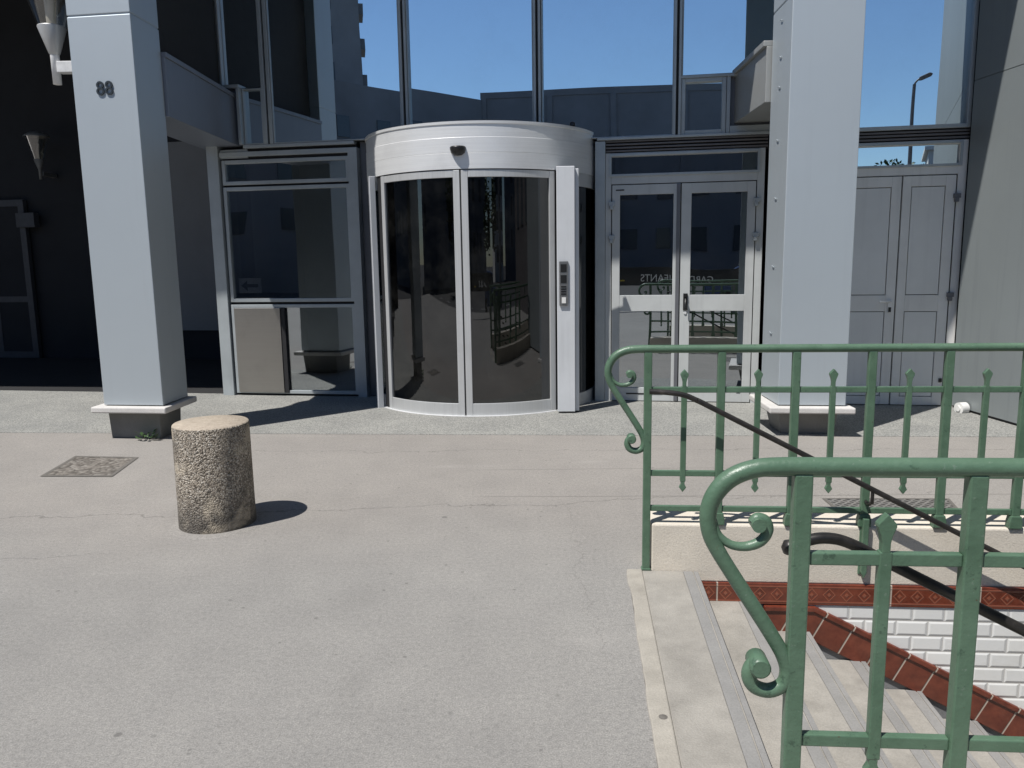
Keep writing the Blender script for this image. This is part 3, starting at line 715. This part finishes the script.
# ------------------------------------------------------------------ covers in the pavement
def cover(pts, name, plate, label, cat, rim=.035):
    c = sum((Vector((x,y,0)) for x,y in pts), Vector())/len(pts)
    t = thing(name, tuple(c), label, cat)
    inner = [tuple((Vector((x,y,0))-(Vector((x,y,0))-c).normalized()*rim*1.35)[:2]) for x,y in pts]
    r = MB(); n = len(pts)
    r.add([(x,y,.0045) for x,y in pts]+[(x,y,.0045) for x,y in inner], [(i,(i+1)%n,(i+1)%n+n,i+n) for i in range(n)])
    r.build('rim', M['iron_rim'], t)
    MB().slab(inner, -.03, .003).build('plate', M[plate], t)
    return t
cover([(-3.66,5.93),(-3.08,5.89),(-3.16,6.50),(-3.74,6.58)], 'manhole_cover', 'iron', 'worn square iron manhole cover in the pavement left of the bollard', 'manhole cover')
cover([(2.03,4.57),(2.74,4.54),(2.87,5.02),(2.05,5.07)], 'pavement_grating', 'grate', 'grey metal grating in the pavement behind the far green railing', 'grating', .02)

# weed at the foot of the pillar
t = MB(); rw = random.Random(3)
for i in range(40):
    a = rw.uniform(0,2*PI); r_ = rw.uniform(.01,.09); L_ = rw.uniform(.02,.06); c = Vector((-3.40+r_*math.cos(a)*1.2, 7.16+r_*math.sin(a)*.6, rw.uniform(.0,.075)))
    d = Vector((math.cos(a), math.sin(a)*.7, rw.uniform(.1,.9))).normalized(); s_ = d.cross(Vector((0,0,1))).normalized()*L_*.35
    t.add([c, c+d*L_*.5+s_, c+d*L_, c+d*L_*.5-s_], [(0,1,2,3)])
tag(t.build('weed', M['leafgreen'], fix=False), 'small green weed growing at the foot of the pillar plinth', 'plant')
# white cap at the foot of the side wall
t = MB(); t.tube([(4.60,7.88,.045),(4.52,7.86,.045)], .06, 24); t.tube([(4.52,7.86,.045),(4.51,7.858,.045)], .03, 16)
tag(t.build('pipe_cap', M['white_plastic']), 'round white plastic cap at the foot of the side wall', 'pipe cap')

# ------------------------------------------------------------------ stairs
ST = thing('staircase', tuple(FS(0,-1.1,0)), 'stone stairs with grey nosing strips going down to the underground station', 'stairs')
nos = [.285 + .285*k for k in range(12)]
for k in range(12):
    u0 = -.0 if k == 0 else nos[k-1]-.02
    z = -.155*k
    s_ = MB().box(FS, u0, nos[k]-.075, -2.26, -.002, z-.155-.02, z); 
    s_.box(FS, nos[k]-.075, nos[k]-.004, -2.26, -.002, z-.155, z-.004)
    o = s_.build('step', M['step'], ST, .004)
    n_ = MB().box(FS, nos[k]-.075, nos[k]-.028, -2.255, -.006, z-.01, z+.001); n_.box(FS, nos[k]-.022, nos[k], -2.255, -.006, z-.03, z+.001)
    n_.build('nosing', M['nosing'], o, .002)
l_ = MB().box(FS, nos[-1]-.02, 7.2, -2.26, 0, -2.1, -.155*12); l_.build('landing', M['step'], ST)
k_ = MB(); pts=[]
ke = [(0.0,0),(.0,-2.26)]; rk = random.Random(5); wv = 0
for i in range(40):
    n_0 = -2.26+2.26*i/39; wv = wv*.7+rk.uniform(-.003,.003)
    ke.append((-.075+wv-.012*math.exp(-((n_0+.1)/.15)**2), n_0))
k_.slab([tuple(FS(u,v,0)[:2]) for u,v in ke], -.12, .007)
tag(k_.build('kerb', M['kerb'], None, .006), kind='structure')
m0 = MB().lathe(tuple(FS(-.03,-1.35,.008)), [(.016,0),(.001,.003)], 14)
tag(m0.build('chewing_gum', M['iron_rim']), 'flattened dark chewing gum blob on the pale kerb stone', 'gum')
# walls of the stairwell
SW = thing('stairwell_wall', tuple(FS(3.6,.1,-1.8)), 'low beige concrete wall with white and red tiles beyond the stairs', 'wall')
b = MB().box(FS, .045, 7.2, 0, .24, -.06, .25); b.build('coping', M['curb'], SW, .01)
b = MB().box(FS, .02, 7.2, .0, .24, -2.2, -.06); b.build('wall_core', M['skirt'], SW)
b = MB().box(FS, .25, 7.2, -.014, 0, -.168, -.054); b.build('red_tile_band', M['tile_red'], SW, .004)
z_ = lambda u: -.172 - .505*(u-.875)
b = MB().prism(FS, [(.62,-.172),(.875,-.172),(4.2,z_(4.2)),(4.2,z_(4.2)-.175),(.80,-.328),(.62,-.328)], -.018, 0); o = b.build('red_tile_border', M['tile_slope'], SW, .006)
b = MB().prism(FS, [(.62,-.173),(.875,-.173),(4.2,z_(4.2)),(4.2,z_(4.2)-.03),(.868,-.200),(.62,-.200)], -.028, -.016); b.build('moulding', M['tile_slope'], o, .005)
b = MB().prism(FS, [(.84,-.166),(7.2,-.166),(7.2,-2.1),(4.5,-2.1),(4.2,z_(4.2)-.05),(.875,-.24)], -.007, 0); b.build('white_tiles', M['tile_white'], SW)
NW = thing('stairwell_wall', tuple(FN(3.6,-.1,-1.8)), 'low wall on the near side of the stairs under the front railing', 'wall')
b = MB().box(FN, .045, 7.2, -.24, -.02, -.06, .25); b.build('coping', M['curb'], NW, .01)
b = MB().box(FN, -.1, 7.2, -.24, -.02, -2.2, -.06); b.build('white_tiles', M['tile_white'], NW)
b = MB().box(FS, 7.2, 7.4, -2.4, .24, -2.2, .25); b.build('end_wall', M['curb'], SW)

# ------------------------------------------------------------------ railings
def spline(P, n=6):
    out = []
    for i in range(len(P)-1):
        p0 = P[max(i-1,0)]; p1 = P[i]; p2 = P[i+1]; p3 = P[min(i+2,len(P)-1)]
        for k in range(n):
            t = k/n
            out.append(tuple(.5*((2*p1[j])+(-p0[j]+p2[j])*t+(2*p0[j]-5*p1[j]+4*p2[j]-p3[j])*t*t+(-p0[j]+3*p1[j]-3*p2[j]+p3[j])*t**3) for j in range(2)))
    out.append(P[-1]); return out
SCROLL = [(.16,1.152),(.05,1.152),(-.02,1.152),(-.08,1.147),(-.13,1.127),(-.163,1.092),(-.178,1.05),(-.174,1.003),(-.155,.96),(-.112,.89),(-.066,.818),(-.028,.757),(-.006,.717),(.004,.68),(-.004,.648),(-.034,.632),(-.066,.641),(-.08,.667),(-.073,.692),(-.055,.70)]
INNER = [(-.166,1.03),(-.155,.997),(-.128,.975),(-.094,.971),(-.064,.983),(-.049,1.007),(-.055,1.03),(-.072,1.036),(-.082,1.026)]
def railing(F, label, n_posts, long_posts, flat):
    t = thing('metal_railing', tuple(F(0,0,0)), label, 'railing')
    L = .36*(n_posts-1)+.1
    vc = .01
    sp = spline(SCROLL, 5)
    rs = []
    for i,(u,z) in enumerate(sp):
        rs.append(.0205 if u > .1 or i < 22 else max(.0165, .0205-.0002*(i-22)))
    path = [F(L,vc,1.152)]+[F(u,vc,z) for u,z in sp]
    MB().tube(path, [.0205]+rs, 16).build('top_rail', M['green'], t)
    c = MB(); c.tube([F(-.060,vc-.030,.697),F(-.060,vc-.027,.697),F(-.060,vc+.027,.697),F(-.060,vc+.030,.697)], [.019,.023,.023,.019], 18); c.build('scroll_end', M['green'], t)
    ip = spline(INNER, 6)
    c = MB(); c.tube([F(u,vc,z) for u,z in ip], [.0075+.0045*min(1,i/25) for i in range(len(ip))], 12); c.tube([F(-.072,vc-.02,1.024),F(-.072,vc+.02,1.024)], .0155, 16); c.build('scroll', M['green'], t)
    for i in range(n_posts):
        u = .02+.36*i; lo = .0 if i in long_posts else .262
        p = MB()
        p.box(F, u-.0195, u+.0195, vc-.016, vc+.016, lo, 1.138)
        o = p.build('post', M['green'], t, .004)
        if i == 0: p2 = MB().box(F,u-.024,u+.024,vc-.02,vc+.02,0.0,.012)
        else: p2 = MB().prism(F, [(u-.031,.252),(u+.031,.252),(u+.031,.285),(u+.024,.315),(u-.024,.315),(u-.031,.285)], vc-.022, vc+.022)
        p2.build('shoe', M['green'], o, .003)
        if i in long_posts and i > 0:
            MB().prism(F, [(u-.014,.30),(u+.014,.30),(u+.014,.02),(u,-.012),(u-.014,.02)], vc-.045, vc-.017).build('wall_pin', M['green'], o, .003)
        if i < n_posts-1:
            q = u+.18
            b = MB().box(F, q-.0137, q+.0137, vc-.011, vc+.011, .475, .965); bo_ = b.build('baluster', M['green'], t, .003)
            b = MB().prism(F, [(q-.009,.962),(q+.009,.962),(q+.009,.985),(q+.012,1.0),(q+.020,1.022),(q+.0195,1.028),(q,1.05),(q-.0195,1.028),(q-.020,1.022),(q-.012,1.0),(q-.009,.985)], vc-.011, vc+.011)
            b.build('finial', M['green'], bo_, .002)
            b = MB().prism(F, [(q-.010,.478),(q+.010,.478),(q+.009,.462),(q+.018,.444),(q,.420),(q-.018,.444),(q-.009,.462)], vc-.010, vc+.010)
            b.build('spear_point', M['green'], bo_, .002)
    for z in (.947,.517,.332):
        b = MB()
        for i in range(n_posts-1):
            u = .02+.36*i
            b.box(F, u+.0195, u+.3405, vc-.009, vc+.012, z-.0145, z+.0145)
        b.build('rail', M['green'], t, .003)
    return t
railing(FS, 'green metal railing along the far side of the stairs below the doors', 14, (0,3,6,9,12), False)
railing(FN, 'green metal railing in the foreground on the near side of the stairs', 14, (0,3,6,9,12), False)

def handrail(F, v, pts, label, brackets, knob):
    t = thing('handrail', tuple(F(pts[0][0],v,0)), label, 'handrail')
    path = []
    P = pts
    sp = spline(P[:-1], 6)+[P[-1]]
    m = MB(); m.tube([F(u,v,z) for u,z in sp], .0135, 14)
    if knob: 
        m.lathe(tuple(F(P[0][0]-.008,v,P[0][1]-.02)), [(.001,0),(.016,.006),(.021,.02),(.016,.034),(.001,.04)], 14)
    m.build('rail', M['black'], t)
    for u,z in brackets:
        MB().tube([F(u,v,z),F(u,v,z-.065),F(u,v*.55,z-.085),F(u,v*.02 if v>0 else v*.1,z-.085)], .009, 8).build('bracket', M['black'], t)
    return t
handrail(FS, -.09, [(.02,.954),(.10,.95),(.18,.938),(.245,.912),(.40,.833),(1.54,.24),(4.4,-1.24)], 'thin dark handrail sloping down along the far side of the stairs', [(1.10,.468),(2.54,-.277)], False)
handrail(FN, .13, [(.042,.925),(.068,.941),(.112,.949),(.168,.937),(.28,.879),(.57,.731),(4.4,-1.225)], 'dark curved end handrail sloping down behind the front railing', [(1.46,.256),(2.54,-.294)], True)

# ------------------------------------------------------------------ things behind the camera, seen in the glass
def window_grid(root, F, u0, u1, v, z0, z1, nu, nz, wu, wz):
    for i in range(nu):
        for j in range(nz):
            u = u0+(u1-u0)*(i+.5)/nu; z = z0+(z1-z0)*(j+.5)/nz
            f = MB().box(F,u-wu/2,u+wu/2,v-.02,v+.05,z-wz/2,z+wz/2).build('window', M['opp_glass'], root)
def line_frame(a, b):
    U = (Vector(b)-Vector(a)); U = Vector((U.x,U.y,0)).normalized()
    return Frame(a, U, (-U.y, U.x)), (Vector((b[0]-a[0], b[1]-a[1], 0))).length
F1, L1 = line_frame((-19.3,-38.1),(4.,-43.7))
t = thing('apartment_building', tuple(F1(L1/2,-6,0)), 'long dark grey building across the road mirrored in the upper glass', 'building')
MB().box(F1,0,L1,-12,0,-.12,13.3).build('wall', M['opp'], t)
b = MB()
for i in range(5): b.box(F1, L1*i/5, L1*i/5+.4, .0, .15, -.12, 13.3)
b.build('rib_panel', M['opp'], t)
MB().box(F1,-.05,L1+.2,-12.2,.05,13.3,13.75).build('roof', M['opp'], t)
window_grid(t, F1, 1, L1-1, .02, 1.2, 8.4, 8, 2, 1.2, 1.5)
F2, L2 = line_frame((-34,-10.5),(-19.2,-37.9))
t = thing('apartment_building', tuple(F2(L2/2,-6,0)), 'grey building with a stepped roof mirrored at the left of the glass', 'building')
MB().box(F2,0,L2,-10,0,-.12,13.2).build('wall', M['opp'], t)
MB().box(F2,0,9,-8,-1,13.2,14.4).build('roof', M['opp'], t)
window_grid(t, F2, 1, L2-1, .02, 2.5, 12, 9, 3, 1.0, 1.4)
F3, L3 = line_frame((12.0,-52.),(22,-51))
t = thing('white_house', tuple(F3(L3/2,-5,0)), 'white house with dark windows mirrored over the right doors', 'house')
MB().box(F3,0,L3,-9,0,-.12,9.6).build('wall', M['opp_w'], t)
MB().box(F3,-.3,L3+.3,-9.3,.3,9.6,9.9).build('roof', M['opp_w'], t)
window_grid(t, F3, .3, L3-.3, .02, 1, 9.4, 6, 3, .9, 1.5)
for (a_, b_, h_, lab) in (((-60,24),(-37,-6),13,'plain grey block added at the far left to hide the horizon'),((24,-52),(60,-30),11,'grey block added at the right behind the viewer to hide the horizon'),((62,-28),(58,30),12,'long grey block added at the far right to hide the horizon')):  # unseen blocks added to keep the bright horizon out of the drum glass
    F4, L4 = line_frame(a_, b_)
    t = thing('apartment_building', tuple(F4(L4/2,0,0)), lab, 'building')
    sgn = -1 if F4(0,-1,0).length > F4(0,1,0).length else 1
    MB().box(F4,0,L4,0,10*sgn,-.12,h_).build('wall', M['opp'], t)
    MB().box(F4,-.3,L4+.3,-.3*sgn,10.3*sgn,h_,h_+.4).build('roof', M['opp'], t)
    window_grid(t, F4, 1, L4-1, -.02*sgn, 2.5, h_-.6, 8, 3, 1.4, 1.5)
t = thing('apartment_building', (16,-1,0), 'unseen tall dark block added right of the stairs to block low sky', 'building')  # unseen block added to cut low sky light from the right
FT = Frame((11,-9),(0,1),(1,0))
MB().box(FT,0,16,0,9,-.1,22).build('wall', M['louvre'], t); MB().box(FT,-.3,16.3,-.3,9.3,22,22.5).build('roof', M['opp'], t)
window_grid(t, FT, .6, 15.4, -.02, 2, 21, 6, 6, 1.4, 1.7)
F5, L5 = line_frame((-41,-43.7),(-31.4,-49.0))
t = thing('residential_tower', tuple(F5(L5/2,-6,0)), 'tall grey residential tower with balconies mirrored beside the pillar', 'building')
MB().box(F5,0,L5-.3,-12,0,-.12,52).build('wall', M['opp'], t)
MB().box(F5,-.2,L5-.1,-12.2,.2,52,52.6).build('roof', M['opp'], t)
for k in range(17):
    z = 2.6+2.95*k
    MB().box(F5,L5-.3,L5+.1,-3,-.3,z,z+.9).build('balcony', M['louvre'], t)
    MB().box(F5,1.6,4.4,.0,.8,z,z+.9).build('balcony', M['louvre'], t)
    MB().box(F5,6,8.2,.0,.05,z+.2,z+1.7).build('window', M['opp_glass'], t)
# street lamp
t = thing('street_lamp', (6.35,-12.24,-.12), 'tall dark street lamp with one arm across the pavement', 'street lamp')
MB().tube([(6.35,-12.24,-.12),(6.35,-12.24,1),(6.35,-12.24,7.1)], [.1,.085,.05], 12).build('pole', M['frame_dark'], t)
MB().tube([(6.35,-12.24,7.05),(6.36,-12.24,7.12),(6.42,-12.24,7.2),(6.5,-12.23,7.26)], .03, 8).build('arm', M['frame_dark'], t)
MB().prism(Frame((6.46,-12.23),(1,.0),(0,1)), [(0,7.2),(.1,7.2),(.38,7.3),(.40,7.36),(.3,7.40),(0,7.29)],-.1,.1).build('lamp_head', M['frame_dark'], t, .03)
# trees
def tree(x, y, h, r, seed, label):
    rr = random.Random(seed)
    t = thing('street_tree', (x,y,-.12), label, 'tree')
    tr = MB(); tr.tube([(x,y,-.12),(x+.05,y,h*.3),(x-.05,y+.05,h*.6),(x,y,h*.9)], [.16,.13,.08,.02], 8)
    for i in range(7):
        a = rr.uniform(0,2*PI); z0 = h*rr.uniform(.35,.6)
        tr.tube([(x,y,z0),(x+r*.4*math.cos(a),y+r*.4*math.sin(a),z0+h*.12),(x+r*.8*math.cos(a),y+r*.8*math.sin(a),z0+h*.22)], [.06,.04,.012], 6)
    tr.build('trunk', M['bark'], t)
    cl = [(rr.uniform(0,2*PI), r*rr.uniform(.1,.75), h*rr.uniform(.45,.95), r*rr.uniform(.3,.5)) for _ in range(14)]
    cm = MB()
    for _ in range(2600):
        a,rd_,z,cr = rr.choice(cl)
        d = Vector((rr.gauss(0,1),rr.gauss(0,1),rr.gauss(0,.8))).normalized()*cr*rr.uniform(.4,1)
        c = Vector((x+rd_*math.cos(a), y+rd_*math.sin(a), z))+d
        e1 = Vector((rr.gauss(0,1),rr.gauss(0,1),rr.gauss(0,1))).normalized()*.13; e2 = e1.orthogonal().normalized()*.07
        cm.add([c-e1,c+e2,c+e1,c-e2],[(0,1,2,3)])
    cm.build('crown', M['leaves'], t, fix=False)
tree(3.5,-27,5.6,2.4,1,'small leafy tree standing before the long dark building')
tree(8.2,-28.5,5.9,2.6,2,'bushy street tree near the tall street lamp')
tree(-12.5,-22,5.9,2.8,3,'large street tree across the road at the left')
tree(-17,-19.5,6.6,3.0,4,'tallest street tree before the stepped roof building')
# sign on the far parapet, its lettering mirrored in the door
SX = Vector((-1,.14,0)).normalized()
SG = thing('sign_board', (-.9,-6.3,0), 'dark board lettered GARDE ENFANTS on posts behind the viewer', 'sign')
FG = Frame((-.9,-6.3),(SX.x,SX.y),(-SX.y,SX.x))
MB().box(FG,-2.6,2.6,0,.06,.78,1.30).build('board', M['sign'], SG)
MB().box(FG,-2.3,-2.2,0,.06,0,.78).build('post', M['frame_dark'], SG); MB().box(FG,2.2,2.3,0,.06,0,.78).build('post', M['frame_dark'], SG)
text('lettering', 'GARDE ENFANTS', .285, M['sign_white'], SG, FG(-.57,-.012,.98), SX, .006, 1.0)
MB().box(FG,1.05,1.4,-.01,0,.9,.94).build('emblem', M['sign_yellow'], SG); 
# parked car
def parked_car(x, y, ang, paint, label):
    c, s = math.cos(ang), math.sin(ang); F = Frame((x,y),(c,s),(-s,c)); g0 = -.12
    t = thing('parked_car', (x,y,g0), label, 'car')
    pr = [(-2.0,.28),(2.05,.28),(2.1,.55),(2.0,.78),(1.1,.92),(.45,1.42),(-1.0,1.46),(-1.75,1.02),(-2.05,.9)]
    MB().prism(F,[(u,z+g0) for u,z in pr],-.82,.82).build('body', M[paint], t, .07, 3)
    for v in (-.826,.826):
        MB().prism(F,[(u,z+g0) for u,z in [(.95,.96),(.42,1.36),(-.25,1.38),(-.25,.96)]],v-.004,v+.004).build('side_window', M['opp_glass'], t)
        MB().prism(F,[(u,z+g0) for u,z in [(-.32,.96),(-.32,1.38),(-.95,1.4),(-1.5,1.02)]],v-.004,v+.004).build('side_window', M['opp_glass'], t)
        for u in (-1.3,1.3):
            w = MB().tube([F(u,v*.86,.31+g0),F(u,v*1.0,.31+g0)],.31,20).build('wheel', M['tyre'], t)
            MB().tube([F(u,v*1.0,.31+g0),F(u,v*1.012,.31+g0)],.19,16).build('rim', M['lamp_metal'], w)
parked_car(-7.5,-10.2,.02,'white_paint','white car parked along the kerb behind the viewer')
parked_car(2.2,-10.3,.0,'car','dark blue car parked along the kerb behind the viewer')

# ------------------------------------------------------------------ light, sky, camera
EL, AZ = rad(61), rad(40)                         # light travels towards +X,+Y at AZ from +X
w = bpy.data.worlds.new('World'); sc.world = w; w.use_nodes = True
nt = w.node_tree; nt.nodes.clear()
sky = nt.nodes.new('ShaderNodeTexSky'); sky.sky_type = 'NISHITA'; sky.sun_disc = False
sky.sun_elevation = EL
tosun = Vector((-math.cos(AZ)*math.cos(EL), -math.sin(AZ)*math.cos(EL), math.sin(EL)))
sky.sun_rotation = math.atan2(tosun.x, tosun.y)
sky.air_density = 1.0; sky.dust_density = .1; sky.ozone_density = 2.4; sky.altitude = 100
bg = nt.nodes.new('ShaderNodeBackground'); bg.inputs[1].default_value = .078
out = nt.nodes.new('ShaderNodeOutputWorld'); tm = nt.nodes.new('ShaderNodeMix'); tm.data_type = 'RGBA'; tm.blend_type = 'MULTIPLY'; tm.inputs[0].default_value = 1; tm.inputs[7].default_value = (.90,.99,1.08,1)
nt.links.new(sky.outputs[0], tm.inputs[6]); nt.links.new(tm.outputs[2], bg.inputs[0]); nt.links.new(bg.outputs[0], out.inputs[0])
sl = bpy.data.lights.new('sun','SUN'); sl.energy = 5.0; sl.angle = rad(.53); sl.color = (1,.965,.92)
so = bpy.data.objects.new('sun', sl); col.objects.link(so); so.location = (-10,-8,20)
so.rotation_euler = tosun.to_track_quat('Z','Y').to_euler()

cam = bpy.data.cameras.new('camera'); co = bpy.data.objects.new('camera', cam); col.objects.link(co)
cam.sensor_width = 36; cam.sensor_fit = 'HORIZONTAL'; cam.lens = 36*790/1024; cam.clip_start = .05; cam.clip_end = 2000
P_, R_ = rad(8.92), rad(.88)
fw = Vector((0,math.cos(P_),-math.sin(P_))); r0 = Vector((1,0,0)); u0 = r0.cross(fw)
rt = r0*math.cos(R_)-u0*math.sin(R_); up = u0*math.cos(R_)+r0*math.sin(R_)
mt = Matrix((rt, up, -fw)).transposed().to_4x4(); mt.translation = Vector((0,0,1.6))
co.matrix_world = mt
sc.camera = co
vs = sc.view_settings; vs.view_transform = 'Standard'; vs.look = 'None'; vs.exposure = 0.08; vs.gamma = 1; vs.use_curve_mapping = False
sc.render.film_transparent = False
cy = sc.cycles; cy.use_denoising = True
try: cy.denoiser = 'OPENIMAGEDENOISE'
except Exception: pass
cy.max_bounces = 10; cy.transparent_max_bounces = 16; cy.glossy_bounces = 6; cy.caustics_reflective = False; cy.caustics_refractive = False
cy.sample_clamp_indirect = 6
